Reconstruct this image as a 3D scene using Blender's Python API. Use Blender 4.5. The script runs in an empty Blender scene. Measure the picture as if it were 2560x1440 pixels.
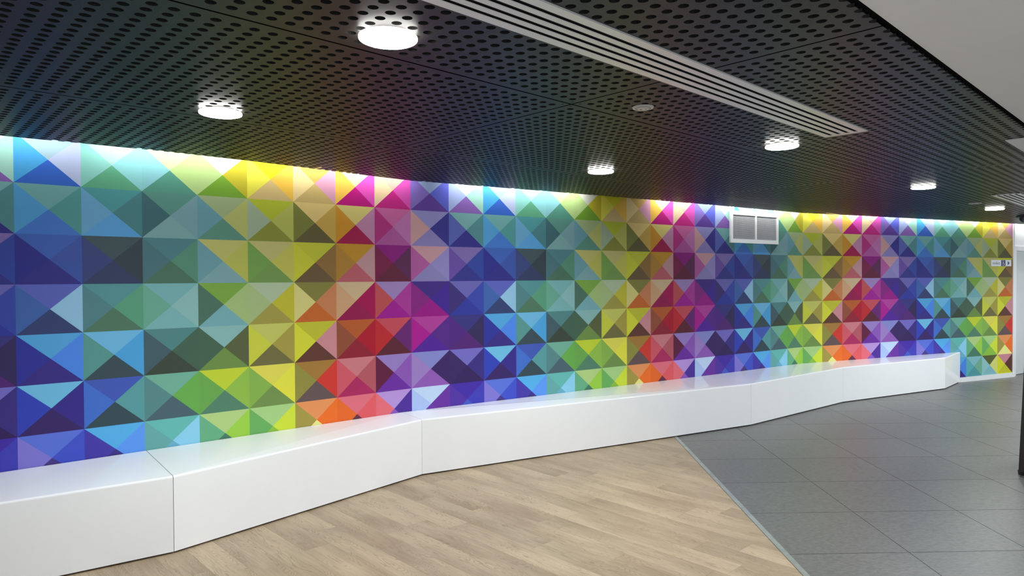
import bpy, bmesh, math, random
import numpy as np
from mathutils import Matrix, Vector

random.seed(7)
scene = bpy.context.scene
COL = scene.collection

# ------------------------------------------------------------------ camera
CAM_H = 1.592
PITCH, ROLL = -0.014165, -0.005171
cam_d = bpy.data.cameras.new('camera')
cam_d.sensor_width = 36.0
cam_d.lens = 1700.0 / 2560.0 * 36.0
cam_d.clip_start = 0.05
cam_d.clip_end = 100
cam = bpy.data.objects.new('camera', cam_d)
COL.objects.link(cam)
fw = Vector((0, math.cos(PITCH), math.sin(PITCH)))
r0 = Vector((1, 0, 0))
u0 = r0.cross(fw)
rr = r0 * math.cos(ROLL) + u0 * math.sin(ROLL)
uu = -r0 * math.sin(ROLL) + u0 * math.cos(ROLL)
cam.matrix_world = Matrix(((rr.x, uu.x, -fw.x, 0), (rr.y, uu.y, -fw.y, 0), (rr.z, uu.z, -fw.z, CAM_H), (0, 0, 0, 1)))
scene.camera = cam

# ------------------------------------------------------------------ world, exposure
world = bpy.data.worlds.new('world')
scene.world = world
world.use_nodes = True
world.node_tree.nodes['Background'].inputs[0].default_value = (0.87, 0.94, 1.0, 1)
world.node_tree.nodes['Background'].inputs[1].default_value = 0.72
vs = scene.view_settings
vs.view_transform = 'Standard'
vs.look = 'None'
vs.exposure = 0.0
vs.gamma = 1.0
vs.use_curve_mapping = False

# ------------------------------------------------------------------ plan geometry (metres)
CELL = 0.30                          # height of one row of the mural
R_CAM = 2.9285                       # mural row at eye level
CEIL = 2.3806                        # underside of the perforated ceiling


def zrow(r):
    return CAM_H - (r - R_CAM) * CELL


PL = [(3., -2.14101, 4.63699, .69237, .336155), (16., 1.49498, 7.32971, .601896, .353946), (30., 5.8249, 9.7882, .412961, .370684)]
C1 = (-0.77122, 5.77299)
C2 = (3.75137, 8.87967)


def plane_pt(i, k):
    k0, x, y, a, w = PL[i]
    return (x + (k - k0) * w * math.cos(a), y + (k - k0) * w * math.sin(a))


KN = [-6, 8, 8.26, 9, 23, 23.82, 25, 36]
KP = [plane_pt(0, -6), plane_pt(0, 8), C1, plane_pt(1, 9), plane_pt(1, 23), C2, plane_pt(2, 25), plane_pt(2, 36)]
K_CUTS = (8.26, 23.82)


def wall_pt(k):
    return (float(np.interp(k, KN, [p[0] for p in KP])), float(np.interp(k, KN, [p[1] for p in KP])))


def wall_i(k):
    return 0 if k < K_CUTS[0] else (1 if k < K_CUTS[1] else 2)


def wall_n(i):                       # unit normal towards the room
    a = PL[i][3]
    return (math.sin(a), -math.cos(a))


def wall_off(k, d):
    p = wall_pt(k)
    n = wall_n(wall_i(k))
    return (p[0] + n[0] * d, p[1] + n[1] * d)


TH = math.radians(43.5)              # direction of the ceiling panels
E1 = (math.cos(TH), math.sin(TH))
E2 = (-E1[1], E1[0])
OC = (0.274, 3.097)


def uv(u, v):
    return (OC[0] + E1[0] * u + E2[0] * v, OC[1] + E1[1] * u + E2[1] * v)


# ------------------------------------------------------------------ lights of the room, plus added fill
def area(name, loc, rot, sx, sy, power, col=(1, 1, 1)):
    l = bpy.data.lights.new(name, 'AREA')
    l.shape = 'RECTANGLE'
    l.size, l.size_y = sx, sy
    l.energy = power
    l.color = col
    o = bpy.data.objects.new(name, l)
    COL.objects.link(o)
    o.location = loc
    o.rotation_euler = rot
    return o


def cove(k0, k1, power_m, off=0.13, z=2.470):
    """one hidden LED strip in the gap between the ceiling edge and the wall"""
    a, b = wall_off(k0, off), wall_off(k1, off)
    L = math.hypot(b[0] - a[0], b[1] - a[1])
    ang = math.atan2(b[1] - a[1], b[0] - a[0])
    i = wall_i((k0 + k1) / 2)
    n = wall_n(i)
    d = Vector((-n[0] * 0.75, -n[1] * 0.75, -0.66)).normalized()
    x = Vector((math.cos(ang), math.sin(ang), 0))
    zax = -d
    y = zax.cross(x)
    o = area('cove_strip', (0, 0, 0), (0, 0, 0), L, 0.018, power_m * L, (0.98, 0.985, 0.97))
    m = Matrix((x, y, zax)).transposed().to_4x4()
    m.translation = ((a[0] + b[0]) / 2, (a[1] + b[1]) / 2, z)
    o.matrix_world = m


for k0, k1, pw in ((-5.5, 0.9, 7.0), (1.1, 4.4, 8.5), (4.5, 8.1, 8.5), (8.9, 13.3, 8.0), (16.0, 19.7, 8.0), (19.8, 23.6, 8.0), (24.0, 28.0, 7.0), (28.1, 32.0, 7.0), (32.1, 35.9, 7.0)):
    cove(k0, k1, pw * (0.36 if k1 < 8.5 else 0.42 if k1 < 24 else 0.44), 0.13 if k1 < 24 else 0.075)

o = area('cove_strip', (8.68, 11.14, 2.47), (0, 0, math.radians(33)), 1.7, 0.02, 7.0, (0.98, 0.985, 0.97))   # over the door

# first linear light is visible in the ceiling; the others are unseen, added fill
LINEAR_AND_FILL = [(-1.4, -1.78, 2.2), (-1.4, -3.3, 38), (-5.2, -3.9, 8), (6.8, -1.9, 78), (10.2, -1.9, 100)]
for (u_, v_, pw_) in LINEAR_AND_FILL:
    p = uv(u_, v_)
    area('linear_and_fill', (p[0], p[1], CEIL + (0.006 if u_ < 2.4 else -0.012)), (0, 0, TH), 3.0, 0.26, pw_, (0.88, 0.95, 1.0))


# ------------------------------------------------------------------ materials
def lin(c):
    c = c / 255.0
    return c / 12.92 if c <= 0.04045 else ((c + 0.055) / 1.055) ** 2.4


def rgb(r, g, b):
    return (lin(r), lin(g), lin(b), 1)


def mat(name, color, rough=0.5, spec=0.5, metal=0.0, coat=0.0, emit=None, estr=0.0):
    m = bpy.data.materials.new(name)
    m.use_nodes = True
    b = m.node_tree.nodes['Principled BSDF']
    b.inputs['Base Color'].default_value = color
    b.inputs['Roughness'].default_value = rough
    b.inputs['Specular IOR Level'].default_value = spec
    b.inputs['Metallic'].default_value = metal
    b.inputs['Coat Weight'].default_value = coat
    b.inputs['Coat Roughness'].default_value = 0.05
    if emit:
        b.inputs['Emission Color'].default_value = emit
        b.inputs['Emission Strength'].default_value = estr
    return m


def nodes(m):
    return m.node_tree.nodes, m.node_tree.links, m.node_tree.nodes['Principled BSDF']


def noise_tint(m, c1, c2, scale, detail=6, stretch=(1, 1, 1), coord='Object', rand=0.0, bump=0.0, lo=0.35, hi=0.65):
    n, l, b = nodes(m)
    tc = n.new('ShaderNodeTexCoord')
    mp = n.new('ShaderNodeMapping')
    mp.inputs['Scale'].default_value = stretch
    l.new(tc.outputs[coord], mp.inputs['Vector'])
    oi = n.new('ShaderNodeObjectInfo')
    ad = n.new('ShaderNodeVectorMath')
    ad.operation = 'MULTIPLY_ADD'
    l.new(oi.outputs['Random'], ad.inputs[0])
    ad.inputs[1].default_value = (37.0, 21.0, 11.0)
    l.new(mp.outputs[0], ad.inputs[2])
    nz = n.new('ShaderNodeTexNoise')
    nz.inputs['Scale'].default_value = scale
    nz.inputs['Detail'].default_value = detail
    nz.inputs['Roughness'].default_value = 0.65
    l.new(ad.outputs[0], nz.inputs['Vector'])
    cr = n.new('ShaderNodeValToRGB')
    cr.color_ramp.elements[0].position = lo
    cr.color_ramp.elements[0].color = c1
    cr.color_ramp.elements[1].position = hi
    cr.color_ramp.elements[1].color = c2
    l.new(nz.outputs['Fac'], cr.inputs[0])
    out = cr.outputs[0]
    if rand:
        hs = n.new('ShaderNodeHueSaturation')
        mr = n.new('ShaderNodeMapRange')
        mr.inputs['To Min'].default_value = 1 - rand
        mr.inputs['To Max'].default_value = 1 + rand
        l.new(oi.outputs['Random'], mr.inputs['Value'])
        l.new(mr.outputs[0], hs.inputs['Value'])
        l.new(out, hs.inputs['Color'])
        out = hs.outputs[0]
    l.new(out, b.inputs['Base Color'])
    if bump:
        bp = n.new('ShaderNodeBump')
        bp.inputs['Strength'].default_value = bump
        bp.inputs['Distance'].default_value = 0.002
        l.new(nz.outputs['Fac'], bp.inputs['Height'])
        l.new(bp.outputs[0], b.inputs['Normal'])
    return m


M = {}
M['white_wall'] = noise_tint(mat('white_wall_paint', (.8, .8, .8, 1), 0.6, 0.3), (.76, .77, .77, 1), (.80, .80, .80, 1), 3.0, bump=0.02)
M['bounce_floor'] = noise_tint(mat('pale_bounce_floor', (.6, .6, .6, 1), 0.5, 0.4), (.58, .58, .58, 1), (.64, .64, .63, 1), 6.0)  # invented pale tone for the unseen floor, to bounce light upwards
M['light_block'] = noise_tint(mat('dark_grey_light_block', (.1, .1, .1, 1), 0.6, 0.3), (.10, .10, .11, 1), (.12, .12, .13, 1), 3.0)  # for the added light-blocking wall at the left
M['plaster'] = noise_tint(mat('white_ceiling_plaster', (.7, .7, .7, 1), 0.75, 0.2), (.88, .88, .885, 1), (.91, .91, .915, 1), 2.0)
M['white_trim'] = noise_tint(mat('white_trim_paint', (.8, .8, .8, 1), 0.35), (.78, .78, .78, 1), (.82, .82, .82, 1), 5.0)
M['bench'] = noise_tint(mat('white_solid_surface', (.88, .88, .88, 1), 0.08, 0.11), (.885, .89, .895, 1), (.905, .905, .905, 1), 1.5)
M['plinth'] = mat('dark_plinth', rgb(50, 38, 30), 0.8, 0.1)
M['ceil'] = noise_tint(mat('charcoal_panel_paint', (.04, .04, .04, 1), 0.36, 0.17), (.034, .0335, .0325, 1), (.041, .040, .0385, 1), 8.0, rand=0.04)
M['fleece'] = noise_tint(mat('black_fleece', (.006, .006, .006, 1), 0.95, 0.05), (.004, .004, .004, 1), (.008, .008, .008, 1), 60.0)
M['dark'] = mat('dark_void', (.01, .01, .012, 1), 0.9, 0.1)
M['screw'] = mat('dark_screw', (.03, .028, .026, 1), 0.4, 0.4, 0.6)
M['alu'] = noise_tint(mat('white_painted_aluminium', (.6, .6, .6, 1), 0.3, 0.5), (.87, .87, .87, 1), (.90, .90, .90, 1), 4.0)
M['slot'] = mat('slot_interior', (.008, .008, .012, 1), 0.7, 0.2)
M['lamp'] = mat('lit_opal_diffuser', (.9, .9, .9, 1), 0.5, 0.5, emit=(1, .985, .94, 1), estr=10.0)
M['lamp_face'] = mat('lit_opal_face', (.9, .9, .9, 1), 0.5, 0.5, emit=(.91, .965, 1, 1), estr=410.0)
M['lampbody'] = mat('lamp_body_white', (.7, .7, .7, 1), 0.4)
M['linear'] = mat('lit_linear_diffuser', (.9, .9, .9, 1), 0.5, 0.5, emit=(.93, .98, 1, 1), estr=1.0)
M['plastic'] = noise_tint(mat('white_plastic', (.62, .62, .61, 1), 0.45), (.6, .6, .59, 1), (.64, .64, .63, 1), 20.0)
M['red'] = mat('red_led_window', rgb(205, 70, 70), 0.3)
M['grey_detail'] = mat('grey_plastic', rgb(120, 120, 120), 0.5)
M['grille'] = noise_tint(mat('silver_eggcrate', (.55, .56, .57, 1), 0.4, 0.5, 0.0), (.46, .47, .48, 1), (.50, .51, .52, 1), 10.0)
M['grille_frame'] = noise_tint(mat('white_grille_frame', (.75, .76, .76, 1), 0.3), (.74, .75, .75, 1), (.78, .78, .78, 1), 6.0)
M['grille_back'] = mat('grille_duct', (.30, .32, .33, 1), 0.8, 0.1)
M['sign'] = noise_tint(mat('sign_white', (.7, .7, .72, 1), 0.4), (.66, .66, .70, 1), (.70, .70, .73, 1), 12.0)
M['navy'] = mat('sign_navy', rgb(38, 52, 96), 0.4)
M['ink'] = mat('sign_grey_ink', rgb(95, 100, 105), 0.5)
M['dome'] = mat('smoked_dome', (.02, .018, .025, 1), 0.06, 0.8)
M['black'] = mat('black_plastic', (.02, .02, .02, 1), 0.5)
M['door'] = noise_tint(mat('pale_grey_door', (.6, .62, .62, 1), 0.45), (.60, .62, .62, 1), (.64, .655, .655, 1), 3.0)
M['cabinet'] = noise_tint(mat('dark_brown_laminate', (.03, .02, .02, 1), 0.35), rgb(52, 44, 42), rgb(64, 55, 54), 4.0, stretch=(6, 6, 1))
M['strip'] = noise_tint(mat('grey_metal_strip', (.4, .42, .4, 1), 0.35, 0.5, 0.3), rgb(140, 145, 140), rgb(165, 170, 165), 14.0)
M['grout'] = noise_tint(mat('dark_grout', (.05, .05, .05, 1), 0.9, 0.1), rgb(62, 60, 56), rgb(74, 72, 68), 30.0)
M['tile'] = noise_tint(mat('grey_stone_tile', (.2, .2, .2, 1), 0.40, 0.5), rgb(84, 84, 81), rgb(120, 120, 116), 34.0, detail=9, stretch=(1.0, 2.6, 1), rand=0.04, bump=0.12, lo=0.28, hi=0.72)


def wood_material():
    m = mat('light_oak_plank', rgb(190, 165, 130), 0.45, 0.4)
    n, l, b = nodes(m)
    tc = n.new('ShaderNodeTexCoord')
    oi = n.new('ShaderNodeObjectInfo')
    off = n.new('ShaderNodeVectorMath')
    off.operation = 'MULTIPLY_ADD'
    l.new(oi.outputs['Random'], off.inputs[0])
    off.inputs[1].default_value = (53.0, 17.0, 29.0)
    l.new(tc.outputs['Object'], off.inputs[2])

    def mapping(sc):
        mp = n.new('ShaderNodeMapping')
        mp.inputs['Scale'].default_value = sc
        l.new(off.outputs[0], mp.inputs['Vector'])
        return mp.outputs[0]
    big = n.new('ShaderNodeTexNoise')          # slow field whose contour lines give the cathedral figure
    big.inputs['Scale'].default_value = 1.0
    big.inputs['Detail'].default_value = 2.5
    big.inputs['Roughness'].default_value = 0.45
    l.new(mapping((1.0, 8.0, 1.0)), big.inputs['Vector'])
    mul = n.new('ShaderNodeMath')
    mul.operation = 'MULTIPLY'
    mul.inputs[1].default_value = 44.0
    jit = n.new('ShaderNodeTexNoise')
    jit.inputs['Scale'].default_value = 1.0
    jit.inputs['Detail'].default_value = 3
    l.new(mapping((26.0, 70.0, 1.0)), jit.inputs['Vector'])
    ja = n.new('ShaderNodeMath')
    ja.operation = 'MULTIPLY_ADD'
    ja.inputs[1].default_value = 0.022
    l.new(jit.outputs['Fac'], ja.inputs[0])
    l.new(big.outputs['Fac'], ja.inputs[2])
    l.new(ja.outputs[0], mul.inputs[0])
    fr = n.new('ShaderNodeMath')
    fr.operation = 'PINGPONG'
    fr.inputs[1].default_value = 0.5
    l.new(mul.outputs[0], fr.inputs[0])
    ring = n.new('ShaderNodeMapRange')
    ring.inputs['From Min'].default_value = 0.0
    ring.inputs['From Max'].default_value = 0.22
    ring.inputs['To Min'].default_value = 1.0
    ring.inputs['To Max'].default_value = 0.0
    l.new(fr.outputs[0], ring.inputs['Value'])
    mask = n.new('ShaderNodeTexNoise')
    mask.inputs['Scale'].default_value = 1.0
    mask.inputs['Detail'].default_value = 4
    l.new(mapping((3.0, 22.0, 1.0)), mask.inputs['Vector'])
    mr = n.new('ShaderNodeMapRange')
    mr.inputs['From Min'].default_value = 0.36
    mr.inputs['From Max'].default_value = 0.60
    l.new(mask.outputs['Fac'], mr.inputs['Value'])
    rm = n.new('ShaderNodeMath')
    rm.operation = 'MULTIPLY'
    l.new(ring.outputs[0], rm.inputs[0])
    l.new(mr.outputs[0], rm.inputs[1])
    fine = n.new('ShaderNodeTexNoise')
    fine.inputs['Scale'].default_value = 1.0
    fine.inputs['Detail'].default_value = 6
    fine.inputs['Roughness'].default_value = 0.6
    l.new(mapping((5.0, 110.0, 1.0)), fine.inputs['Vector'])
    tone = n.new('ShaderNodeTexNoise')
    tone.inputs['Scale'].default_value = 1.0
    tone.inputs['Detail'].default_value = 3
    l.new(mapping((1.2, 3.5, 1.0)), tone.inputs['Vector'])
    cr = n.new('ShaderNodeValToRGB')
    cr.color_ramp.elements[0].position = 0.32
    cr.color_ramp.elements[0].color = rgb(156, 136, 111)
    cr.color_ramp.elements[1].position = 0.68
    cr.color_ramp.elements[1].color = rgb(190, 170, 142)
    l.new(tone.outputs['Fac'], cr.inputs[0])
    mx = n.new('ShaderNodeMixRGB')
    mx.blend_type = 'MULTIPLY'
    l.new(cr.outputs[0], mx.inputs['Color1'])
    fr2 = n.new('ShaderNodeValToRGB')
    fr2.color_ramp.elements[0].position = 0.35
    fr2.color_ramp.elements[0].color = (.80, .78, .74, 1)
    fr2.color_ramp.elements[1].position = 0.6
    fr2.color_ramp.elements[1].color = (1, 1, 1, 1)
    l.new(fine.outputs['Fac'], fr2.inputs[0])
    l.new(fr2.outputs[0], mx.inputs['Color2'])
    mx.inputs['Fac'].default_value = 0.7
    mx2 = n.new('ShaderNodeMixRGB')
    mx2.blend_type = 'MIX'
    mx2.inputs['Color2'].default_value = rgb(112, 90, 68)
    sc = n.new('ShaderNodeMath')
    sc.operation = 'MULTIPLY'
    sc.inputs[1].default_value = 0.55 
    l.new(rm.outputs[0], sc.inputs[0])
    l.new(sc.outputs[0], mx2.inputs['Fac'])
    l.new(mx.outputs[0], mx2.inputs['Color1'])
    hs = n.new('ShaderNodeHueSaturation')
    mr2 = n.new('ShaderNodeMapRange')
    mr2.inputs['To Min'].default_value = 0.92
    mr2.inputs['To Max'].default_value = 1.05
    l.new(oi.outputs['Random'], mr2.inputs['Value'])
    l.new(mr2.outputs[0], hs.inputs['Value'])
    l.new(mx2.outputs[0], hs.inputs['Color'])
    l.new(hs.outputs[0], b.inputs['Base Color'])
    return m


M['wood'] = wood_material()


# ------------------------------------------------------------------ object helpers
def link_mesh(name, me, material, parent=None):
    o = bpy.data.objects.new(name, me)
    if material is not None and not me.materials:
        me.materials.append(material)
    COL.objects.link(o)
    if parent is not None:
        o.parent = parent
    return o


def from_bm(name, bm, material, parent=None, smooth=False):
    me = bpy.data.meshes.new(name)
    bmesh.ops.recalc_face_normals(bm, faces=bm.faces)
    bm.to_mesh(me)
    bm.free()
    if smooth:
        for p in me.polygons:
            p.use_smooth = True
    return link_mesh(name, me, material, parent)


def struct(o):
    o['kind'] = 'structure'
    return o


def tag(o, label, cat, group=None):
    o['label'] = label
    o['category'] = cat
    if group:
        o['group'] = group
    return o


def empty(name, loc=(0, 0, 0), rz=0.0):
    o = bpy.data.objects.new(name, None)
    o.empty_display_size = 0.1
    COL.objects.link(o)
    o.location = loc
    o.rotation_euler = (0, 0, rz)
    return o


def add_prism(bm, poly, z0, z1):
    """poly: list of (x,y) or (x,y,ztop)"""
    lo = [bm.verts.new((p[0], p[1], z0)) for p in poly]
    hi = [bm.verts.new((p[0], p[1], p[2] if len(p) > 2 else z1)) for p in poly]
    n = len(poly)
    bm.faces.new(lo[::-1])
    bm.faces.new(hi)
    for i in range(n):
        bm.faces.new((lo[i], lo[(i + 1) % n], hi[(i + 1) % n], hi[i]))
    return lo, hi


def add_box(bm, x0, x1, y0, y1, z0, z1):
    add_prism(bm, [(x0, y0), (x1, y0), (x1, y1), (x0, y1)], z0, z1)


def add_cyl(bm, cx, cy, r0_, r1_, z0, z1, seg=32):
    a = [bm.verts.new((cx + r0_ * math.cos(2 * math.pi * i / seg), cy + r0_ * math.sin(2 * math.pi * i / seg), z0)) for i in range(seg)]
    b = [bm.verts.new((cx + r1_ * math.cos(2 * math.pi * i / seg), cy + r1_ * math.sin(2 * math.pi * i / seg), z1)) for i in range(seg)]
    bm.faces.new(a[::-1])
    bm.faces.new(b)
    for i in range(seg):
        bm.faces.new((a[i], a[(i + 1) % seg], b[(i + 1) % seg], b[i]))


def add_ring(bm, ri, ro, z0, z1, seg=32):
    def ring(r, z):
        return [bm.verts.new((r * math.cos(2 * math.pi * i / seg), r * math.sin(2 * math.pi * i / seg), z)) for i in range(seg)]
    a, b, c, d = ring(ri, z0), ring(ro, z0), ring(ro, z1), ring(ri, z1)
    for p, q in ((a, b), (b, c), (c, d), (d, a)):
        for i in range(seg):
            j = (i + 1) % seg
            bm.faces.new((p[i], p[j], q[j], q[i]))


def clip(poly, a, b, c):
    """keep the part of a plan polygon with a*x+b*y<=c"""
    out = []
    n = len(poly)
    for i in range(n):
        p, q = poly[i], poly[(i + 1) % n]
        dp, dq = a * p[0] + b * p[1] - c, a * q[0] + b * q[1] - c
        if dp <= 0:
            out.append(p)
        if (dp < 0 < dq) or (dq < 0 < dp):
            t = dp / (dp - dq)
            out.append(tuple(p[j] + (q[j] - p[j]) * t for j in range(len(p))))
    return out


# ------------------------------------------------------------------ floor
XS = lambda y: 1.543 + (y - 3.597) * 0.0215      # divider between oak and tile
bm = bmesh.new()
add_box(bm, -9, 12, -5, 14, -0.12, -0.006)
floor = struct(from_bm('floor', bm, M['grout']))

bm = bmesh.new()
add_box(bm, -9, 12, -5, 1.15, -0.006, -0.001)
struct(from_bm('floor_near_bounce', bm, M['bounce_floor']))  # unseen floor around the camera, kept pale to bounce light to the ceiling

# grey tiles (affine grid read from the joints)
T0 = (2.282, 3.9)
T1 = (0.712, 0.0206)
T2 = (0.0182, 0.680)
G = 0.0022
tile_me = None
bm = bmesh.new()
iu, iv = G / 0.712, G / 0.680
quad = [(a * T1[0] + b * T2[0], a * T1[1] + b * T2[1]) for a, b in ((iu, iv), (1 - iu, iv), (1 - iu, 1 - iv), (iu, 1 - iv))]
add_prism(bm, quad, -0.008, 0.0)
bmesh.ops.recalc_face_normals(bm, faces=bm.faces)
tile_me = bpy.data.meshes.new('floor_tile')
bm.to_mesh(tile_me)
bm.free()


def behind_wall(x, y, d=0.0):
    best = 1e9
    for i in range(3):
        n = wall_n(i)
        k0, px, py, a, w = PL[i]
        best = min(best, (x - px) * n[0] + (y - py) * n[1])
    return best < d


for i in range(-1, 10):
    for j in range(-4, 11):
        x, y = T0[0] + i * T1[0] + j * T2[0], T0[1] + i * T1[1] + j * T2[1]
        cx, cy = x + .36, y + .34
        if behind_wall(cx, cy, -0.3) and cx < 7.6:
            continue
        if cx > 9.3 or cy > 11.6:
            continue
        o = link_mesh('floor_tile', tile_me, M['tile'], floor)
        o.location = (x, y, 0)

# oak planks, running across the ceiling panels' direction
PW, PLN = 0.165, 1.18
pd = (-E2[0], -E2[1])       # along the plank
pn = E1
plank_me = None


def plank_mesh(poly):
    b = bmesh.new()
    add_prism(b, poly, -0.008, 0.0)
    bmesh.ops.recalc_face_normals(b, faces=b.faces)
    me = bpy.data.meshes.new('floor_plank')
    b.to_mesh(me)
    b.free()
    return me


g = 0.0003
full = [(-PLN / 2 + g, -PW / 2 + g), (PLN / 2 - g, -PW / 2 + g), (PLN / 2 - g, PW / 2 - g), (-PLN / 2 + g, PW / 2 - g)]
plank_me = plank_mesh(full)
prz = math.atan2(pd[1], pd[0])
cs, sn = math.cos(prz), math.sin(prz)
nrow = 0
for i in range(-26, 34):
    sh = random.uniform(0, PLN)
    for j in range(-6, 7):
        s, t = i * PW, j * PLN + sh
        # centre: rows step along E1 (pn), planks along pd
        cx = -0.2 + pn[0] * s + pd[0] * t
        cy = 4.2 + pn[1] * s + pd[1] * t
        pts = [(cx + cs * p[0] - sn * p[1], cy + sn * p[0] + cs * p[1]) for p in full]
        if max(p[1] for p in pts) < 2.0 or min(p[0] for p in pts) > 1.6 or max(p[0] for p in pts) < -3.2:
            continue
        if all(behind_wall(p[0], p[1], 0.0) for p in pts):
            continue
        # hidden well behind the bench front
        if all(behind_wall(p[0], p[1], 0.28) for p in pts):
            continue
        c0 = 1.543 - 3.597 * 0.0215 - 0.002
        cl = clip(pts, 1, -0.0215, c0)
        if len(cl) < 3:
            continue
        if len(cl) == 4 and all(abs(cl[q][0] - pts[q][0]) < 1e-6 for q in range(4)):
            o = link_mesh('floor_plank', plank_me, M['wood'], floor)
        else:
            loc = [((p[0] - cx) * cs + (p[1] - cy) * sn, -(p[0] - cx) * sn + (p[1] - cy) * cs) for p in cl]
            o = link_mesh('floor_plank', plank_mesh(loc), M['wood'], floor)
        o.location = (cx, cy, 0)
        o.rotation_euler = (0, 0, prz)

bm = bmesh.new()
w = 0.034
ya, yb = 1.2, 7.2
add_prism(bm, [(XS(ya), ya), (XS(ya) + w, ya), (XS(yb) + w, yb), (XS(yb), yb)], -0.006, 0.0025)
struct(from_bm('trim_1', bm, M['strip']))

# ------------------------------------------------------------------ walls
WALL_TOP = 2.9
for nm, i, ka, kb in (('wall_left', 0, -6.0, 8.26), ('wall_back', 1, 8.26, 23.82), ('wall_right', 2, 23.82, 36.0)):
    a, b = wall_pt(ka), wall_pt(kb)
    ka_ = wall_i(ka + .01)
    n = wall_n(i)
    bm = bmesh.new()
    d0, d1 = -0.002, -0.14
    add_prism(bm, [(a[0] + n[0] * d0, a[1] + n[1] * d0), (b[0] + n[0] * d0, b[1] + n[1] * d0), (b[0] + n[0] * d1, b[1] + n[1] * d1), (a[0] + n[0] * d1, a[1] + n[1] * d1)], 0.0, WALL_TOP)
    struct(from_bm(nm, bm, M['white_wall']))

# unseen wall added at the left to block world light
a = wall_pt(-6.0)
bm = bmesh.new()
add_prism(bm, [(a[0] - .1, a[1] + .1), (a[0] + .02, a[1] + .1), (a[0] + .02, -5.0), (a[0] - .1, -5.0)], 0.0, WALL_TOP)
struct(from_bm('wall_block_left', bm, M['light_block']))

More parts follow.
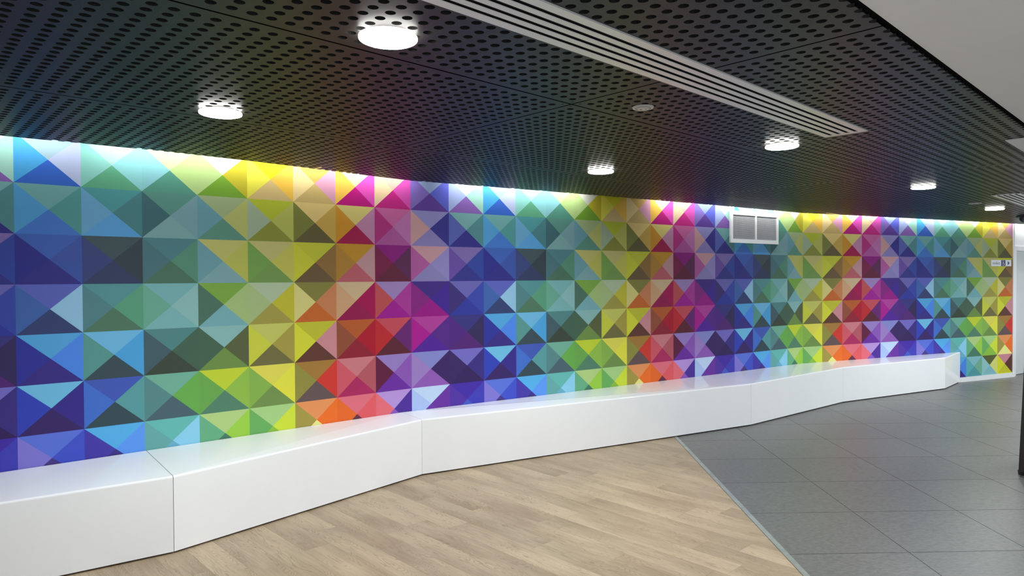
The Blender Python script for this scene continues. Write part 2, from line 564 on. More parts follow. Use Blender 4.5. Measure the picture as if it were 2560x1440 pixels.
# ------------------------------------------------------------------ the printed mural: colours of the four triangles (top, right, bottom, left) of each square
# one list per column of the ten-column repeat, rows from the ceiling down
COLS = {
 0: [((190, 225, 240), (190, 203, 238), (62, 108, 205), (85, 175, 235)), ((100, 150, 150), (74, 134, 132), (65, 108, 178), (76, 140, 186)),
     ((62, 90, 162), (60, 80, 148), (50, 48, 120), (46, 46, 122)), ((88, 95, 170), (138, 180, 206), (55, 65, 105), (65, 95, 156)),
     ((85, 155, 205), (80, 130, 215), (60, 50, 125), (52, 55, 142)), ((112, 180, 215), (60, 50, 130), (60, 44, 98), (58, 70, 172)),
     ((95, 115, 205), (72, 85, 190), (75, 62, 128), (130, 120, 200)), ((75, 85, 160), (62, 110, 190), (50, 48, 110), (90, 90, 170))],
 1: [((200, 243, 238), (150, 218, 220), (100, 175, 138), (145, 212, 202)), ((72, 136, 140), (68, 116, 120), (84, 144, 192), (96, 148, 180)),
     ((62, 78, 82), (52, 62, 70), (52, 60, 90), (56, 66, 112)), ((82, 136, 138), (86, 146, 116), (78, 112, 90), (80, 122, 126)),
     ((108, 172, 208), (80, 154, 205), (60, 75, 82), (86, 142, 136)), ((70, 90, 172), (90, 150, 152), (58, 75, 82), (72, 110, 192)),
     ((92, 172, 222), (98, 152, 230), (68, 54, 130), (74, 64, 160)), ((60, 70, 140), (70, 120, 180), (55, 60, 110), (66, 58, 140))],
 2: [((232, 244, 190), (190, 222, 145), (92, 158, 138), (148, 212, 218)), ((82, 130, 118), (108, 144, 150), (112, 150, 150), (58, 94, 100)),
     ((74, 116, 122), (80, 128, 106), (72, 104, 86), (70, 106, 112)), ((112, 162, 164), (130, 172, 170), (116, 166, 166), (100, 156, 136)),
     ((80, 126, 126), (68, 95, 78), (60, 70, 60), (68, 90, 98)), ((112, 168, 146), (104, 165, 80), (76, 98, 106), (88, 132, 132)),
     ((104, 180, 172), (142, 202, 228), (110, 172, 195), (105, 165, 162)), ((92, 162, 212), (80, 132, 218), (62, 44, 120), (70, 100, 180))],
 3: [((248, 252, 232), (202, 192, 62), (122, 170, 60), (190, 220, 145)), ((142, 158, 116), (160, 164, 98), (84, 128, 112), (94, 138, 148)),
     ((170, 168, 100), (166, 168, 84), (116, 152, 154), (100, 142, 150)), ((114, 154, 68), (152, 176, 116), (112, 160, 166), (74, 106, 90)),
     ((130, 172, 170), (86, 94, 62), (106, 136, 72), (70, 96, 78)), ((186, 200, 64), (140, 180, 78), (84, 126, 102), (104, 160, 80)),
     ((176, 202, 130), (154, 200, 78), (76, 122, 98), (106, 170, 130)), ((128, 180, 186), (112, 168, 142), (84, 146, 152), (92, 166, 172))],
 4: [((252, 246, 60), (246, 198, 86), (216, 190, 128), (238, 232, 90)), ((158, 168, 54), (160, 164, 84), (122, 126, 56), (142, 158, 132)),
     ((172, 166, 106), (174, 172, 84), (106, 138, 76), (106, 144, 74)), ((162, 178, 148), (178, 172, 60), (150, 142, 72), (154, 174, 122)),
     ((184, 186, 98), (158, 146, 72), (108, 104, 66), (190, 194, 72)), ((214, 206, 90), (218, 214, 78), (112, 140, 78), (130, 170, 80)),
     ((166, 202, 132), (202, 218, 72), (140, 186, 74), (108, 170, 96)), ((88, 94, 54), (208, 208, 118), (128, 178, 184), (142, 188, 188))],
 5: [((252, 206, 108), (226, 166, 190), (206, 180, 116), (244, 218, 156)), ((198, 174, 112), (174, 144, 72), (88, 80, 52), (108, 112, 56)),
     ((172, 174, 58), (128, 98, 56), (98, 80, 56), (180, 182, 60)), ((122, 118, 62), (184, 120, 82), (182, 98, 50), (198, 190, 120)),
     ((180, 178, 60), (192, 132, 138), (94, 60, 52), (200, 202, 66)), ((158, 118, 62), (198, 64, 56), (100, 82, 82), (140, 136, 68)),
     ((224, 146, 94), (230, 114, 54), (232, 226, 142), (162, 148, 74)), ((198, 132, 144), (92, 56, 48), (192, 188, 58), (208, 208, 58))],
 6: [((255, 242, 200), (226, 88, 186), (188, 34, 126), (250, 200, 92)), ((188, 174, 106), (166, 116, 146), (140, 26, 66), (178, 126, 44)),
     ((170, 126, 44), (170, 130, 134), (166, 88, 96), (156, 116, 52)), ((188, 164, 130), (150, 28, 76), (136, 32, 72), (190, 150, 114)),
     ((170, 88, 50), (162, 36, 52), (136, 42, 56), (138, 78, 58)), ((194, 120, 126), (172, 88, 98), (166, 50, 94), (198, 90, 102)),
     ((216, 112, 126), (218, 96, 100), (105, 55, 70), (224, 108, 54)), ((170, 100, 90), (110, 60, 60), (190, 150, 70), (200, 150, 80))],
 7: [((248, 208, 190), (208, 84, 172), (190, 44, 128), (238, 208, 168)), ((170, 88, 136), (162, 100, 150), (150, 76, 134), (152, 44, 108)),
     ((120, 26, 108), (82, 38, 74), (88, 34, 54), (106, 30, 64)), ((144, 120, 170), (154, 58, 136), (144, 36, 132), (170, 76, 78)),
     ((180, 76, 86), (98, 42, 106), (88, 40, 52), (174, 48, 52)), ((146, 122, 184), (134, 88, 172), (106, 52, 152), (94, 36, 64)),
     ((178, 146, 208), (80, 54, 146), (138, 92, 184), (222, 110, 120)), ((140, 60, 110), (90, 40, 90), (160, 90, 130), (150, 70, 100))],
 8: [((166, 186, 232), (96, 102, 206), (96, 64, 152), (128, 108, 186)), ((126, 122, 172), (48, 44, 120), (122, 112, 162), (174, 134, 136)),
     ((176, 134, 142), (132, 124, 176), (126, 118, 166), (156, 82, 138)), ((62, 44, 118), (62, 42, 132), (140, 32, 122), (122, 40, 116)),
     ((164, 66, 142), (82, 46, 126), (80, 42, 142), (160, 38, 134)), ((130, 132, 192), (60, 42, 94), (140, 92, 172), (152, 124, 186)),
     ((188, 208, 234), (106, 58, 152), (110, 62, 160), (170, 190, 230)), ((110, 80, 160), (60, 48, 120), (100, 60, 140), (130, 90, 170))],
 9: [((230, 234, 252), (168, 220, 206), (140, 104, 184), (168, 184, 232)), ((106, 152, 152), (74, 122, 126), (48, 44, 118), (78, 88, 154)),
     ((114, 98, 154), (52, 66, 140), (52, 52, 122), (96, 72, 144)), ((100, 96, 162), (58, 70, 152), (52, 58, 142), (60, 48, 108)),
     ((58, 55, 118), (54, 46, 86), (82, 44, 110), (78, 44, 122)), ((114, 106, 184), (62, 52, 122), (56, 40, 88), (60, 44, 94)),
     ((72, 52, 156), (70, 68, 172), (74, 94, 186), (84, 58, 154)), ((66, 60, 150), (56, 70, 150), (70, 50, 120), (90, 70, 160))],
}
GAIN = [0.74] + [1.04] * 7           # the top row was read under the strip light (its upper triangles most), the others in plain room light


def print_rgb(c, g):
    l = [lin(v) * g for v in c]
    # keep a little more saturation than the lit reading
    m_ = sum(l) / 3
    l = [max(0.004, min(0.92, m_ + (x - m_) * 1.04)) for x in l]
    return (l[0], l[1], l[2], 1.0)


verts, faces, cols = [], [], []


def put_poly(poly, color):
    """poly in (k,row); split at the wall's bends"""
    for lo, hi in ((-7.0, K_CUTS[0]), (K_CUTS[0], K_CUTS[1]), (K_CUTS[1], 36.0)):
        q = clip(clip(poly, 1, 0, hi), -1, 0, -lo)
        q = clip(q, 0, -1, 0.35) if len(q) >= 3 else q
        if len(q) < 3:
            continue
        i = wall_i((lo + hi) / 2)
        base = len(verts)
        for (k, r) in q:
            p = wall_pt(k)
            verts.append((p[0], p[1], zrow(r)))
        faces.append(tuple(range(base, base + len(q))))
        cols.append((color, len(q)))


for k in range(-5, 36):
    rows = COLS[k % 10]
    for r in range(-1, 8):
        T, Rr, B, L = rows[r] if r >= 0 else rows[0][:1] * 4
        gn = GAIN[max(r, 0)]
        c = (k + .5, r + .5)
        a, b, d, e = (k, r), (k + 1, r), (k + 1, r + 1), (k, r + 1)
        for tri, colr in (((a, b, c), T), ((b, d, c), Rr), ((d, e, c), B), ((e, a, c), L)):
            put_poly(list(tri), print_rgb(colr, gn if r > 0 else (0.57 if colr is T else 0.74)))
me = bpy.data.meshes.new('mural')
me.from_pydata(verts, [], faces)
ca = me.color_attributes.new('print', 'FLOAT_COLOR', 'CORNER')
buf = []
for c, n in cols:
    buf += list(c) * n
ca.data.foreach_set('color', buf)
m = mat('printed_mural', (.5, .5, .5, 1), 0.55, 0.14)
n_, l_, b_ = nodes(m)
at = n_.new('ShaderNodeVertexColor')
at.layer_name = 'print'
tcn = n_.new('ShaderNodeTexCoord')
nz = n_.new('ShaderNodeTexNoise')
nz.inputs['Scale'].default_value = 220
l_.new(tcn.outputs['Object'], nz.inputs['Vector'])
bp = n_.new('ShaderNodeBump')
bp.inputs['Strength'].default_value = 0.03
bp.inputs['Distance'].default_value = 0.001
l_.new(nz.outputs['Fac'], bp.inputs['Height'])
l_.new(at.outputs[0], b_.inputs['Base Color'])
l_.new(bp.outputs[0], b_.inputs['Normal'])
mural = link_mesh('mural', me, m)
tag(mural, 'rainbow mural of triangles covering the whole long wall', 'mural')

# baseboard and end trim of the mural wall
i = 2
n = wall_n(2)
bm = bmesh.new()
pts = []
for k in (31.0, 35.97):
    pts.append(wall_off(k, 0.001))
e_ = wall_off(35.999, 0.0)
dr = (math.cos(PL[2][3]), math.sin(PL[2][3]))
e2_ = (e_[0] + dr[0] * .05, e_[1] + dr[1] * .05)
poly = [pts[0], (e2_[0], e2_[1]), (e2_[0] + n[0] * .006 + dr[0] * .012, e2_[1] + n[1] * .006 + dr[1] * .012), (e2_[0] + n[0] * .014, e2_[1] + n[1] * .014), (pts[0][0] + n[0] * .014, pts[0][1] + n[1] * .014)]
add_prism(bm, poly, 0.0, 0.0706)
struct(from_bm('baseboard_right', bm, M['white_trim']))
bm = bmesh.new()
e3 = (e_[0] + dr[0] * .045, e_[1] + dr[1] * .045)
add_prism(bm, [(e_[0] + n[0] * .012, e_[1] + n[1] * .012), (e_[0] - n[0] * .14, e_[1] - n[1] * .14), (e3[0] - n[0] * .14, e3[1] - n[1] * .14), (e3[0] + n[0] * .004, e3[1] + n[1] * .004), (e3[0] - dr[0] * .012 + n[0] * .012, e3[1] - dr[1] * .012 + n[1] * .012)], 0.0706, WALL_TOP)
struct(from_bm('trim_2', bm, M['white_trim']))

# ------------------------------------------------------------------ wall with the door beyond the mural
da = math.radians(33)
dd = (math.cos(da), math.sin(da))
dn = (dd[1], -dd[0])
D0 = (7.905, 10.745)


def dpt(s, o_):
    return (D0[0] + dd[0] * s + dn[0] * o_, D0[1] + dd[1] * s + dn[1] * o_)


bm = bmesh.new()
add_prism(bm, [dpt(-.1, 0), dpt(3.0, 0), dpt(3.0, -.12), dpt(-.1, -.12)], 2.06, WALL_TOP)
add_prism(bm, [dpt(-.1, 0), dpt(.03, 0), dpt(.03, -.12), dpt(-.1, -.12)], 0.0, 2.06)
add_prism(bm, [dpt(1.2, 0), dpt(3.0, 0), dpt(3.0, -.12), dpt(1.2, -.12)], 0.0, 2.06)
struct(from_bm('wall_end', bm, M['white_wall']))
door = struct(empty('door_1', (*dpt(0.6, 0), 0)))
bm = bmesh.new()
inv = lambda p: (p[0] - door.location.x, p[1] - door.location.y)
add_prism(bm, [inv(dpt(.03, .02)), inv(dpt(.10, .02)), inv(dpt(.10, -.06)), inv(dpt(.03, -.06))], 0, 2.06)
add_prism(bm, [inv(dpt(1.13, .02)), inv(dpt(1.2, .02)), inv(dpt(1.2, -.06)), inv(dpt(1.13, -.06))], 0, 2.06)
add_prism(bm, [inv(dpt(.10, .02)), inv(dpt(1.13, .02)), inv(dpt(1.13, -.06)), inv(dpt(.10, -.06))], 1.99, 2.06)
from_bm('door_frame', bm, M['white_trim'], door)
bm = bmesh.new()
add_prism(bm, [inv(dpt(.105, -.03)), inv(dpt(1.125, -.03)), inv(dpt(1.125, -.07)), inv(dpt(.105, -.07))], 0.008, 1.985)
leaf = from_bm('door_leaf', bm, M['door'], door)
bm = bmesh.new()
p = inv(dpt(1.04, .01))
add_cyl(bm, p[0], p[1], 0.012, 0.012, 0.95, 1.15, 12)
from_bm('door_handle', bm, M['alu'], leaf)

# ------------------------------------------------------------------ ceiling
WE = [(-9.0, 3.35), (-1.795, 2.534), (-1.118, 2.448), (-.495, 2.420), (.174, 2.448), (.863, 2.465), (2.148, 2.207), (4.412, 1.812), (6.077, 1.571), (7.059, 1.225), (10.232, .205), (13, -.68)]
WU = [p[0] for p in WE]
WV = [p[1] for p in WE]


def edge_line(u_):
    """the ceiling edge near u as v = s*u + t"""
    j = max(0, min(len(WE) - 2, int(np.searchsorted(WU, u_)) - 1))
    s = (WV[j + 1] - WV[j]) / (WU[j + 1] - WU[j])
    return s, WV[j] - s * WU[j]


PANEL_L, PANEL_W = 3.52, 1.362
NU, NV = 58, 23
MARG = 0.062
HR = 0.0166
VMIN = lambda u_: -1.302 if u_ < 2.474 else -1.15
Z0, Z1 = CEIL, CEIL + 0.012
SEG = 12

bm = bmesh.new()
edge_pts = [(u_, float(np.interp(u_, WU, WV)) - 0.026) for u_ in np.linspace(-8.5, 10.9, 90)]
poly = [uv(-8.5, -1.32), uv(2.46, -1.32), uv(2.46, -1.17), uv(10.9, -1.17)] + [uv(*p) for p in edge_pts[::-1]]
# plenum deck well above the panels
add_prism(bm, [(-9, -5), (12, -5), (12, 14), (-9, 14)], WALL_TOP, WALL_TOP + 0.1)
ceiling = struct(from_bm('ceiling', bm, M['dark']))
bm = bmesh.new()
lo_ = [bm.verts.new((p[0], p[1], Z1 + 0.002)) for p in poly]
hi_ = [bm.verts.new((p[0], p[1], Z1 + 0.010)) for p in poly]
bm.faces.new(lo_)
bm.faces.new(hi_[::-1])
for q in range(len(poly)):
    bm.faces.new((lo_[q], lo_[(q + 1) % len(poly)], hi_[(q + 1) % len(poly)], hi_[q]))
from_bm('acoustic_fleece', bm, M['fleece'], ceiling)
for us_ in (-3.52, 0.0, 3.52, 7.04):       # black strips added behind the cross joints to block light leaks
    ve = float(np.interp(us_, WU, WV)) - 0.001
    bm = bmesh.new()
    add_prism(bm, [uv(us_ - .02, -1.3 if us_ < 2.4 else -1.15), uv(us_ + .02, -1.3 if us_ < 2.4 else -1.15), uv(us_ + .02, ve - .005), uv(us_ - .02, ve)], Z1 + 0.0005, Z1 + 0.0018)
    from_bm('joint_light_block', bm, M['fleece'], ceiling)

circ = [(HR * math.cos(2 * math.pi * (s + .0) / SEG), HR * math.sin(2 * math.pi * (s + .0) / SEG)) for s in range(SEG)]


def ring_tris(x0, x1, y0, y1, cx, cy):
    """triangles of a rectangle with a round hole (plan), and the hole's outline"""
    cor = [(x1, y1), (x0, y1), (x0, y0), (x1, y0)]
    pc = [(cx + a, cy + b) for a, b in circ]
    tris = []
    q4 = SEG // 4
    for q in range(4):
        for s in range(q4):
            tris.append((cor[q], pc[(q * q4 + s + 1) % SEG], pc[q * q4 + s]))
        tris.append((cor[q], cor[(q + 1) % 4], pc[(q * q4 + q4) % SEG]))
    return tris, pc


def build_panel(ui, vi):
    us, vs_ = ui * PANEL_L, vi * PANEL_W
    gap = 0.0048
    pu = (PANEL_L - 2 * MARG) / (NU - 1)
    pv = (PANEL_W - 2 * MARG) / (NV - 1)
    vv, ff = [], []

    def emit(poly, z):
        b = len(vv)
        vv.extend((p[0], p[1], z) for p in poly)
        ff.append(tuple(range(b, b + len(poly))))

    def emit_wall(p, q):
        b = len(vv)
        vv.extend(((p[0], p[1], Z0), (q[0], q[1], Z0), (q[0], q[1], Z1), (p[0], p[1], Z1)))
        ff.append((b, b + 1, b + 2, b + 3))
    any_ = False
    for a in range(NU):
        cx = us + MARG + a * pu
        x0 = us + gap if a == 0 else cx - pu / 2
        x1 = us + PANEL_L - gap if a == NU - 1 else cx + pu / 2
        s, t = edge_line(cx)
        vm = VMIN(cx)
        for b in range(NV):
            cy = vs_ + MARG + b * pv
            y0 = vs_ + gap if b == 0 else cy - pv / 2
            y1 = vs_ + PANEL_W - gap if b == NV - 1 else cy + pv / 2
            top = min(s * x0 + t, s * x1 + t)
            topmax = max(s * x0 + t, s * x1 + t)
            if y0 >= topmax or y1 <= vm:
                continue
            any_ = True
            tris, pc = ring_tris(x0, x1, y0, y1, cx, cy)
            whole = y1 <= top and y0 >= vm
            if whole:
                for tr in tris:
                    emit(tr, Z0)
                for q in range(SEG):
                    emit_wall(pc[q], pc[(q + 1) % SEG])
            else:
                for tr in tris:
                    c_ = clip(list(tr), -s, 1, t)
                    c_ = clip(c_, 0, -1, -vm) if len(c_) > 2 else c_
                    if len(c_) > 2:
                        emit(c_, Z0)
                ok = lambda p: p[1] <= s * p[0] + t + 1e-6 and p[1] >= vm - 1e-6
                for q in range(SEG):
                    if ok(pc[q]) and ok(pc[(q + 1) % SEG]):
                        emit_wall(pc[q], pc[(q + 1) % SEG])
    if not any_:
        return None
    arr = np.array(vv)
    X = OC[0] + E1[0] * arr[:, 0] + E2[0] * arr[:, 1]
    Y = OC[1] + E1[1] * arr[:, 0] + E2[1] * arr[:, 1]
    me = bpy.data.meshes.new('ceiling_panel')
    me.from_pydata(np.c_[X, Y, arr[:, 2]].tolist(), [], ff)
    o = link_mesh('ceiling_panel', me, M['ceil'], ceiling)
    # corner and edge screws of this panel
    bm = bmesh.new()
    for fu in (0.027, 0.9, 1.76, 2.62, PANEL_L - 0.027):
        for fv in (0.029, PANEL_W / 2 - .001, PANEL_W - 0.029):
            if fv > .1 and fv < 1.2 and (fu < .1 or fu > 3.4):
                pass
            U, V = us + fu + (pu / 2 if .1 < fu < 3.4 else 0), vs_ + fv + (pv / 2 if .1 < fv < 1.2 else 0)
            if V > float(np.interp(U, WU, WV)) - .03 or V < VMIN(U) + .02:
                continue
            p = uv(U, V)
            add_cyl(bm, p[0], p[1], 0.0055, 0.0065, Z0 - 0.0015, Z0 + 0.001, 8)
    if len(bm.verts):
        so = from_bm('screw_heads', bm, M['screw'], o)
        so['kind'] = 'stuff'
    else:
        bm.free()
    return o


for ui in (-2, -1, 0, 1, 2):
    for vi in (-1, 0, 1):
        build_panel(ui, vi)

# white plaster ceiling over the rest of the room, with its linear light
bm = bmesh.new()
add_prism(bm, [uv(-9, -1.315), uv(2.47, -1.315), uv(2.47, -9), uv(-9, -9)], CEIL + 0.012, CEIL + 0.08)
struct(from_bm('ceiling_plaster', bm, M['plaster']))
bm = bmesh.new()
add_prism(bm, [uv(2.474, -1.158), uv(9, -1.158), uv(9, -5), uv(2.474, -5)], CEIL - 0.004, CEIL + 0.08)
struct(from_bm('ceiling_bulkhead', bm, M['plaster']))
for (u_, v_, pw_) in LINEAR_AND_FILL[:1]:
    p = uv(u_, v_)
    t = empty('linear_light', (p[0], p[1], CEIL + (0.012 if u_ < 2.4 else -0.004)), TH)
    bm = bmesh.new()
    for a, b, c, d in ((-1.52, 1.52, .13, .145), (-1.52, 1.52, -.145, -.13), (-1.52, -1.505, -.13, .13), (1.505, 1.52, -.13, .13)):
        add_box(bm, a, b, c, d, -0.006, 0.0)
    from_bm('frame', bm, M['alu'], t)
    bm = bmesh.new()
    add_box(bm, -1.505, 1.505, -.13, .13, -0.003, 0.0)
    from_bm('diffuser', bm, M['linear'], t)
    tag(t, 'linear light in the white ceiling at the top right corner', 'ceiling light')

# ------------------------------------------------------------------ round ceiling lights
LAMPS = [((-1.087, -.167), 'large round ceiling light beside the long slot diffuser, nearest of all'),
         ((-1.111, 1.215), 'round ceiling light farthest left, above the blue and green mural'),
         ((1.616, 1.141), 'round ceiling light close to the mural in the middle of the ceiling'),
         ((1.672, -.204), 'round ceiling light just past the end of the long slot diffuser'),
         ((4.469, -.191), 'round ceiling light second farthest along the ceiling'),
         ((7.303, -.160), 'smallest, farthest round ceiling light above the toilet sign')]
proto = None
for (u_, v_), lb in LAMPS:
    p = uv(u_, v_)
    if proto is None:
        t = empty('round_ceiling_light', (0, 0, 0))
        bm = bmesh.new()
        add_cyl(bm, 0, 0, 0.062, 0.060, -0.010, 0.0, 32)
        from_bm('mounting_base', bm, M['lampbody'], t)
        bm = bmesh.new()
        seg = 48
        prof = [(0.0, -0.022), (0.06, -0.022), (0.088, -0.0216), (0.0930, -0.020), (0.094, -0.018), (0.094, -0.012), (0.092, -0.010), (0.0, -0.010)]
        rings = []
        for r_, z_ in prof:
            if r_ == 0:
                rings.append([bm.verts.new((0, 0, z_))])
            else:
                rings.append([bm.verts.new((r_ * math.cos(2 * math.pi * s / seg), r_ * math.sin(2 * math.pi * s / seg), z_)) for s in range(seg)])
        for a, b in zip(rings[:-1], rings[1:]):
            for s in range(seg):
                s2 = (s + 1) % seg
                if len(a) == 1:
                    bm.faces.new((a[0], b[s], b[s2]))
                elif len(b) == 1:
                    bm.faces.new((a[s], b[0], a[s2]))
                else:
                    bm.faces.new((a[s], b[s], b[s2], a[s2]))
        dif = from_bm('diffuser', bm, M['lamp'], t)
        dif.data.materials.append(M['lamp_face'])
        for pg in dif.data.polygons:
            if pg.center.z < -0.0215:
                pg.material_index = 1
        proto = t
        o = t
    else:
        o = proto.copy()
        COL.objects.link(o)
        for ch in list(proto.children):
            c = ch.copy()
            COL.objects.link(c)
            c.parent = o
    f_ = (CEIL - 0.011 - CAM_H) / (CEIL - CAM_H)      # read from the lit face, which hangs below the panel
    o.location = (p[0] * f_, p[1] * f_, CEIL)
    tag(o, lb, 'ceiling light', 'round lights on the perforated ceiling')


# ------------------------------------------------------------------ slot diffusers
def slot_diffuser(ua, ub, va, vb, label):
    pc = uv((ua + ub) / 2, (va + vb) / 2)
    L, W = ub - ua, vb - va
    t = empty('slot_diffuser', (pc[0], pc[1], CEIL), TH)
    zt, zb = 0.0, -0.006
    bm = bmesh.new()
    fl, fe = 0.036, 0.030
    add_box(bm, -L / 2, L / 2, W / 2 - fl, W / 2, zb, zb + 0.002)
    add_box(bm, -L / 2, L / 2, -W / 2, -W / 2 + fl, zb, zb + 0.002)
    add_box(bm, -L / 2, L / 2, W / 2 - .003, W / 2, zb + 0.002, zt)
    add_box(bm, -L / 2, L / 2, -W / 2, -W / 2 + .003, zb + 0.002, zt)
    add_box(bm, -L / 2, -L / 2 + fe, -W / 2 + fl, W / 2 - fl, zb, zt)
    add_box(bm, L / 2 - fe, L / 2, -W / 2 + fl, W / 2 - fl, zb, zt)
    from_bm('frame', bm, M['alu'], t)
    inner = W - 2 * fl
    slot = 0.0190
    bar = (inner - 4 * slot) / 3
    for q in range(3):
        y0 = -W / 2 + fl + slot + q * (slot + bar)
        bm = bmesh.new()
        add_box(bm, -L / 2 + fe, L / 2 - fe, y0, y0 + bar, zb, zb + 0.002)
        from_bm('bar', bm, M['alu'], t)
    bm = bmesh.new()
    add_box(bm, -L / 2 + fe, L / 2 - fe, -W / 2 + fl, W / 2 - fl, zt - 0.0005, zt + 0.001)
    from_bm('slot_backing', bm, M['slot'], t)
    tag(t, label, 'air diffuser', 'slot diffusers in the ceiling')
    return t


slot_diffuser(-2.6, 1.592, -.716, -.492, 'long white slot diffuser running across the ceiling')
slot_diffuser(5.63, 9.2, -.690, -.458, 'white slot diffuser at the right edge above the toilet sign')

# ------------------------------------------------------------------ ceiling sensors
for (u_, v_), rs, lb in (((.285, -.188), .050, 'white round ceiling sensor with a red window, left of the slot diffuser'), ((6.395, -.162), .062, 'small pale disc on the ceiling beside the farthest round light')):
    p = uv(u_, v_)
    t = empty('ceiling_sensor', (p[0], p[1], CEIL))
    bm = bmesh.new()
    add_cyl(bm, 0, 0, rs * .94, rs, -0.006, 0.0, 40)
    from_bm('rim', bm, M['plastic'], t)
    bm = bmesh.new()
    add_ring(bm, rs * .66, rs * .72, -0.0072, -0.006, 36)
    from_bm('groove', bm, M['grey_detail'], t)
    bm = bmesh.new()
    add_cyl(bm, 0, 0, rs * .52, rs * .6, -0.010, -0.006, 32)
    from_bm('face', bm, M['plastic'], t)
    bm = bmesh.new()
    add_cyl(bm, -rs * .18, rs * .10, rs * .12, rs * .12, -0.0112, -0.010, 14)
    from_bm('window', bm, M['red'], t)
    bm = bmesh.new()
    add_cyl(bm, rs * .25, -rs * .12, rs * .08, rs * .08, -0.0112, -0.010, 12)
    from_bm('button', bm, M['grey_detail'], t)
    tag(t, lb, 'sensor')

# security dome at the right edge
t = empty('dome_camera', (6.755, 8.95, CEIL))
bm = bmesh.new()
add_cyl(bm, 0, 0, 0.10, 0.105, -0.02, 0.0, 32)
from_bm('housing', bm, M['black'], t)
bm = bmesh.new()
bmesh.ops.create_uvsphere(bm, u_segments=28, v_segments=16, radius=0.075)
bmesh.ops.delete(bm, geom=[v for v in bm.verts if v.co.z > 0.005], context='VERTS')
bmesh.ops.translate(bm, verts=bm.verts, vec=(0, 0, -0.02))
from_bm('dome', bm, M['dome'], t, smooth=True)
tag(t, 'dark dome camera hanging from the ceiling above the door', 'security camera')

# ------------------------------------------------------------------ wall grille
i = 1
kc = (19.724 + 22.366) / 2
gw = (22.366 - 19.724) * PL[1][4]
zt_, zb_ = zrow(.285), zrow(1.56)
gh = zt_ - zb_
gc = wall_off(kc, 0.001)
t = empty('return_air_grille', (gc[0], gc[1], (zt_ + zb_) / 2), PL[1][3])
FW = 0.048


def gbox(bm, x0, x1, z0, z1, d0, d1):      # local x along the wall, -y into the room
    add_box(bm, x0, x1, -d1, -d0, z0, z1)


bm = bmesh.new()
gbox(bm, -gw / 2, gw / 2, gh / 2 - FW, gh / 2, 0, .024)
gbox(bm, -gw / 2, gw / 2, -gh / 2, -gh / 2 + FW, 0, .024)
gbox(bm, -gw / 2, -gw / 2 + FW * .8, -gh / 2 + FW, gh / 2 - FW, 0, .024)
gbox(bm, gw / 2 - FW * .8, gw / 2, -gh / 2 + FW, gh / 2 - FW, 0, .024)
from_bm('frame', bm, M['grille_frame'], t)
bm = bmesh.new()
gbox(bm, -.012 + .012, .016 + .012, -gh / 2 + FW, gh / 2 - FW, 0.0, .022)
from_bm('mullion', bm, M['grille_frame'], t)
bm = bmesh.new()
gbox(bm, -gw / 2 + FW * .8, gw / 2 - FW * .8, -gh / 2 + FW, gh / 2 - FW, 0.0005, .002)
from_bm('duct_backing', bm, M['grille_back'], t)
for xa, xb in ((-gw / 2 + FW * .8, 0.0), (.028, gw / 2 - FW * .8)):
    bm = bmesh.new()
    nx, nz_ = 30, 24
    for q in range(1, nx):
        x = xa + (xb - xa) * q / nx
        gbox(bm, x - .0016, x + .0016, -gh / 2 + FW, gh / 2 - FW, .004, .014)
    for q in range(1, nz_):
        z = -gh / 2 + FW + (gh - 2 * FW) * q / nz_
        gbox(bm, xa, xb, z - .0016, z + .0016, .004, .0138)
    o = from_bm('eggcrate', bm, M['grille'], t)
    o['kind'] = 'stuff'
for xq in (-gw / 2 + .018, gw / 2 - .018):
    bm = bmesh.new()
    gbox(bm, xq - .006, xq + .006, -.006, .006, .024, .0265)
    from_bm('fixing', bm, M['alu'], t)
tag(t, 'white framed eggcrate air grille high on the mural', 'air vent')

# ------------------------------------------------------------------ toilet sign
kc = (34.54 + 35.878) / 2
sw = (35.878 - 34.54) * PL[2][4]
zt_, zb_ = zrow(2.11), zrow(2.43)
sh_ = zt_ - zb_
gc = wall_off(kc, 0.001)
t = empty('toilet_sign', (gc[0], gc[1], (zt_ + zb_) / 2), PL[2][3])
bm = bmesh.new()
gbox(bm, -sw / 2, sw / 2, -sh_ / 2, sh_ / 2, 0, .006)
from_bm('plate', bm, M['sign'], t)
x0, x1 = -sw / 2 + sw * .49, -sw / 2 + sw * .705
bm = bmesh.new()
gbox(bm, x0, x1, -sh_ / 2 + .002, sh_ / 2 - .002, .006, .0068)
sq = from_bm('pictogram_panel', bm, M['navy'], t)


def flat(bm, pts, y):
    bm.faces.new([bm.verts.new((p[0], -y, p[1])) for p in pts])


def thick(bm, pts, w_, y):
    for a, b in zip(pts[:-1], pts[1:]):
        dx, dz = b[0] - a[0], b[1] - a[1]
        L = math.hypot(dx, dz) or 1
        nx, nz2 = -dz / L * w_ / 2, dx / L * w_ / 2
        ex, ez = dx / L * w_ * .25, dz / L * w_ * .25
        flat(bm, [(a[0] + nx - ex, a[1] + nz2 - ez), (a[0] - nx - ex, a[1] - nz2 - ez), (b[0] - nx + ex, b[1] - nz2 + ez), (b[0] + nx + ex, b[1] + nz2 + ez)], y)


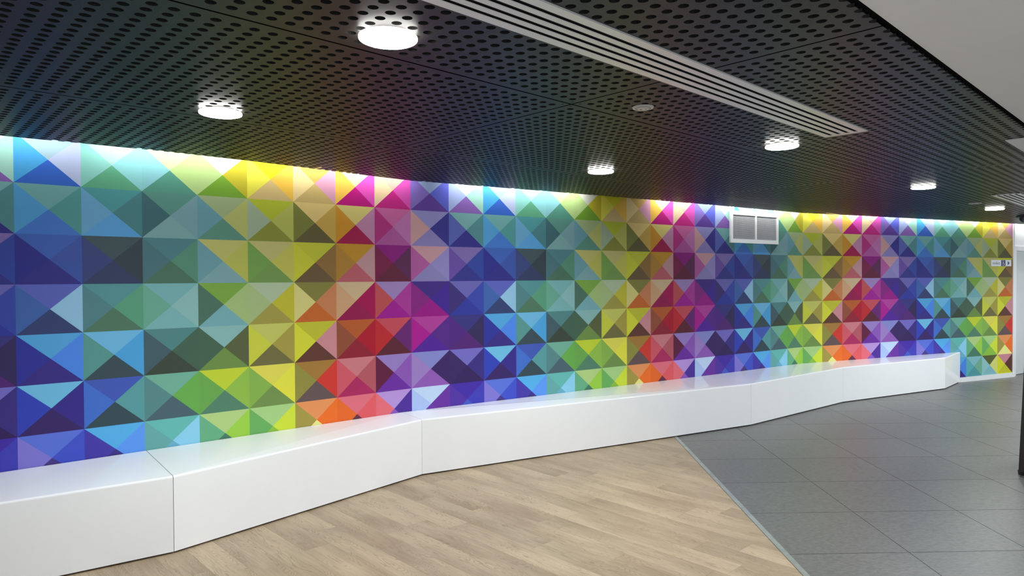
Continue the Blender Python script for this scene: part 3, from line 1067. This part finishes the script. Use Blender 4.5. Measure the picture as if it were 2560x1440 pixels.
bm = bmesh.new()
cx0, S = (x0 + x1) / 2, sh_
hx = cx0 - .02 * S
flat(bm, [(hx - .06 * S + .055 * S * math.cos(a), .37 * S + .055 * S * math.sin(a)) for a in np.linspace(0, 2 * math.pi, 14)[:-1]], .0072)
thick(bm, [(hx - .05 * S, .28 * S), (hx - .03 * S, -.02 * S), (hx + .15 * S, -.02 * S), (hx + .25 * S, -.26 * S), (hx + .33 * S, -.22 * S)], .07 * S, .0072)
thick(bm, [(hx - .04 * S, .13 * S), (hx + .13 * S, .13 * S)], .06 * S, .0072)
arc = [(hx - .01 * S + .21 * S * math.cos(a), -.17 * S + .21 * S * math.sin(a)) for a in np.linspace(math.radians(120), math.radians(345), 18)]
thick(bm, arc, .055 * S, .0072)
from_bm('wheelchair_symbol', bm, M['sign'], sq)
bm = bmesh.new()
ax = -sw / 2 + sw * .815
flat(bm, [(ax, .36 * S), (ax, -.36 * S), (ax + .10 * sw, 0)], .0066)
from_bm('arrow', bm, M['navy'], t)
fc = bpy.data.curves.new('toilet_text', 'FONT')
fc.body = 'toilet'
fc.size = sh_ * .62
fc.extrude = 0.0003
fc.align_x = 'CENTER'
tmp = bpy.data.objects.new('tmp_text', fc)
COL.objects.link(tmp)
dg = bpy.context.evaluated_depsgraph_get()
tme = bpy.data.meshes.new_from_object(tmp.evaluated_get(dg))
bpy.data.objects.remove(tmp)
xs = [v.co.x for v in tme.vertices]
sc_ = sw * .36 / (max(xs) - min(xs))
for v in tme.vertices:
    v.co = (v.co.x * sc_, -0.0066 + v.co.z * -1, v.co.y)
tme.materials.clear()
tx = link_mesh('lettering', tme, M['ink'], t)
tx.location = (-sw / 2 + sw * .25, 0, -sh_ * .2)
tag(t, 'white toilet sign with wheelchair symbol and arrow on the mural', 'sign')

# ------------------------------------------------------------------ the faceted bench
FR = [(-3.62, 2.795), (-1.975, 3.937), (-0.735, 5.480), (2.555, 7.267), (4.175, 8.570), (6.095, 9.560)]
BACK = 0.004


def perp(p, i):
    n = wall_n(i)
    k0, px, py, a, w = PL[i]
    d = (p[0] - px) * n[0] + (p[1] - py) * n[1]
    return (p[0] - n[0] * (d - BACK), p[1] - n[1] * (d - BACK))


def wall_xy(x, y, i):
    return perp((x, y), i)


RE = [wall_xy(-4.2, 3.0, 0), wall_xy(-2.395, 4.427, 0), wall_xy(-0.925, 5.645, 0), perp(FR[3], 1), perp(FR[4], 2), wall_xy(6.705, 10.175, 2)]
ZF = [.452, .453, .455, .450, .447, .444]
ZR = [.478, .480, .482, .459, .457, .455]
BL = ['white bench section farthest left, cut off by the frame', 'white bench section beside the blue and green triangles, second from left', 'longest white bench section below the pink and blue triangles',
      'short white bench section over the grey tiles, second from the end', 'white bench section with the angled end at the far right']


def lerp(a, b, t_):
    return tuple(a[j] + (b[j] - a[j]) * t_ for j in range(len(a)))


for q in range(5):
    f0, f1, b0, b1 = FR[q], FR[q + 1], RE[q], RE[q + 1]
    Lf = math.hypot(f1[0] - f0[0], f1[1] - f0[1])
    gp = 0.0016 / Lf
    g0, g1 = (gp if q > 0 else 0), (gp if q < 4 else 0)
    F0, F1, B0, B1 = lerp(f0, f1, g0), lerp(f0, f1, 1 - g1), lerp(b0, b1, g0), lerp(b0, b1, 1 - g1)
    z = [ZF[q], ZF[q + 1], ZR[q + 1], ZR[q]]
    t = empty('bench_section', ((F0[0] + F1[0] + B0[0] + B1[0]) / 4, (F0[1] + F1[1] + B0[1] + B1[1]) / 4, 0))
    ox, oy = t.location.x, t.location.y
    bm = bmesh.new()
    plan = [F0, F1, B1, B0]
    if q in (0, 2, 3):            # sections that run round a bend of the wall
        bend = {2: (C1, None)}.get(q)
        mid = None
        if q == 2:
            n = wall_n(0)
            mid = (C1[0] + n[0] * BACK, C1[1] + n[1] * BACK, .478)
        if q == 3:
            n = wall_n(1)
            mid = (C2[0] + n[0] * BACK, C2[1] + n[1] * BACK, .457)
        if mid:
            plan = [F0, F1, B1, mid[:2], B0]
            z = [ZF[q], ZF[q + 1], ZR[q + 1], mid[2], ZR[q]]
    lo, hi = add_prism(bm, [(p[0] - ox, p[1] - oy, zz) for p, zz in zip(plan, z)], 0.012, 0)
    bm.edges.ensure_lookup_table()
    ed = [e for e in bm.edges if {hi[0], hi[1]} == set(e.verts)]
    if q == 4:
        ed += [e for e in bm.edges if {hi[1], hi[2]} == set(e.verts) or {lo[1], hi[1]} == set(e.verts)]
    bmesh.ops.recalc_face_normals(bm, faces=bm.faces)
    bmesh.ops.bevel(bm, geom=ed, offset=0.012, segments=4, affect='EDGES', profile=0.5)
    body = from_bm('seat_body', bm, M['bench'], t)
    for pl_ in body.data.polygons:
        pl_.use_smooth = False
    cxx, cyy = sum(p[0] for p in plan) / len(plan), sum(p[1] for p in plan) / len(plan)
    bm = bmesh.new()
    def ins(p, other, d=0.03):
        L = math.hypot(other[0] - p[0], other[1] - p[1])
        return lerp(p, other, d / L)
    P0, P1 = ins(F0, B0), ins(F1, B1)
    if q == 4:
        P1 = ins(P1, P0, .03)
    poly = [P0, P1] + ([ins(B1, B0, .03)] if q == 4 else [B1]) + [B0]
    add_prism(bm, [(p[0] - ox, p[1] - oy) for p in poly], 0.0, 0.0125)
    from_bm('plinth', bm, M['plinth'], t)
    tag(t, BL[q], 'bench', 'sections of the white wall bench')

# ------------------------------------------------------------------ dark cabinet at the right border
t = empty('floor_cabinet', (4.0, 5.36, 0))
bm = bmesh.new()
lo = [bm.verts.new(p) for p in ((0, 0, .035), (.5, .1, .035), (.82, .5, .035), (.32, .4, .035))]
hi = [bm.verts.new(p) for p in ((.045, .0, 1.0), (.5, .1, 1.0), (.82, .5, 1.0), (.365, .4, 1.0))]
bm.faces.new(lo[::-1])
bm.faces.new(hi)
for q in range(4):
    bm.faces.new((lo[q], lo[(q + 1) % 4], hi[(q + 1) % 4], hi[q]))
from_bm('body', bm, M['cabinet'], t)
for fx, fy in ((.07, .06), (.44, .13), (.70, .44), (.35, .36)):
    bm = bmesh.new()
    add_cyl(bm, fx, fy, .022, .026, 0, .036, 16)
    from_bm('foot', bm, M['black'], t)
tag(t, 'dark freestanding cabinet on feet at the right border of the tiled floor', 'cabinet')
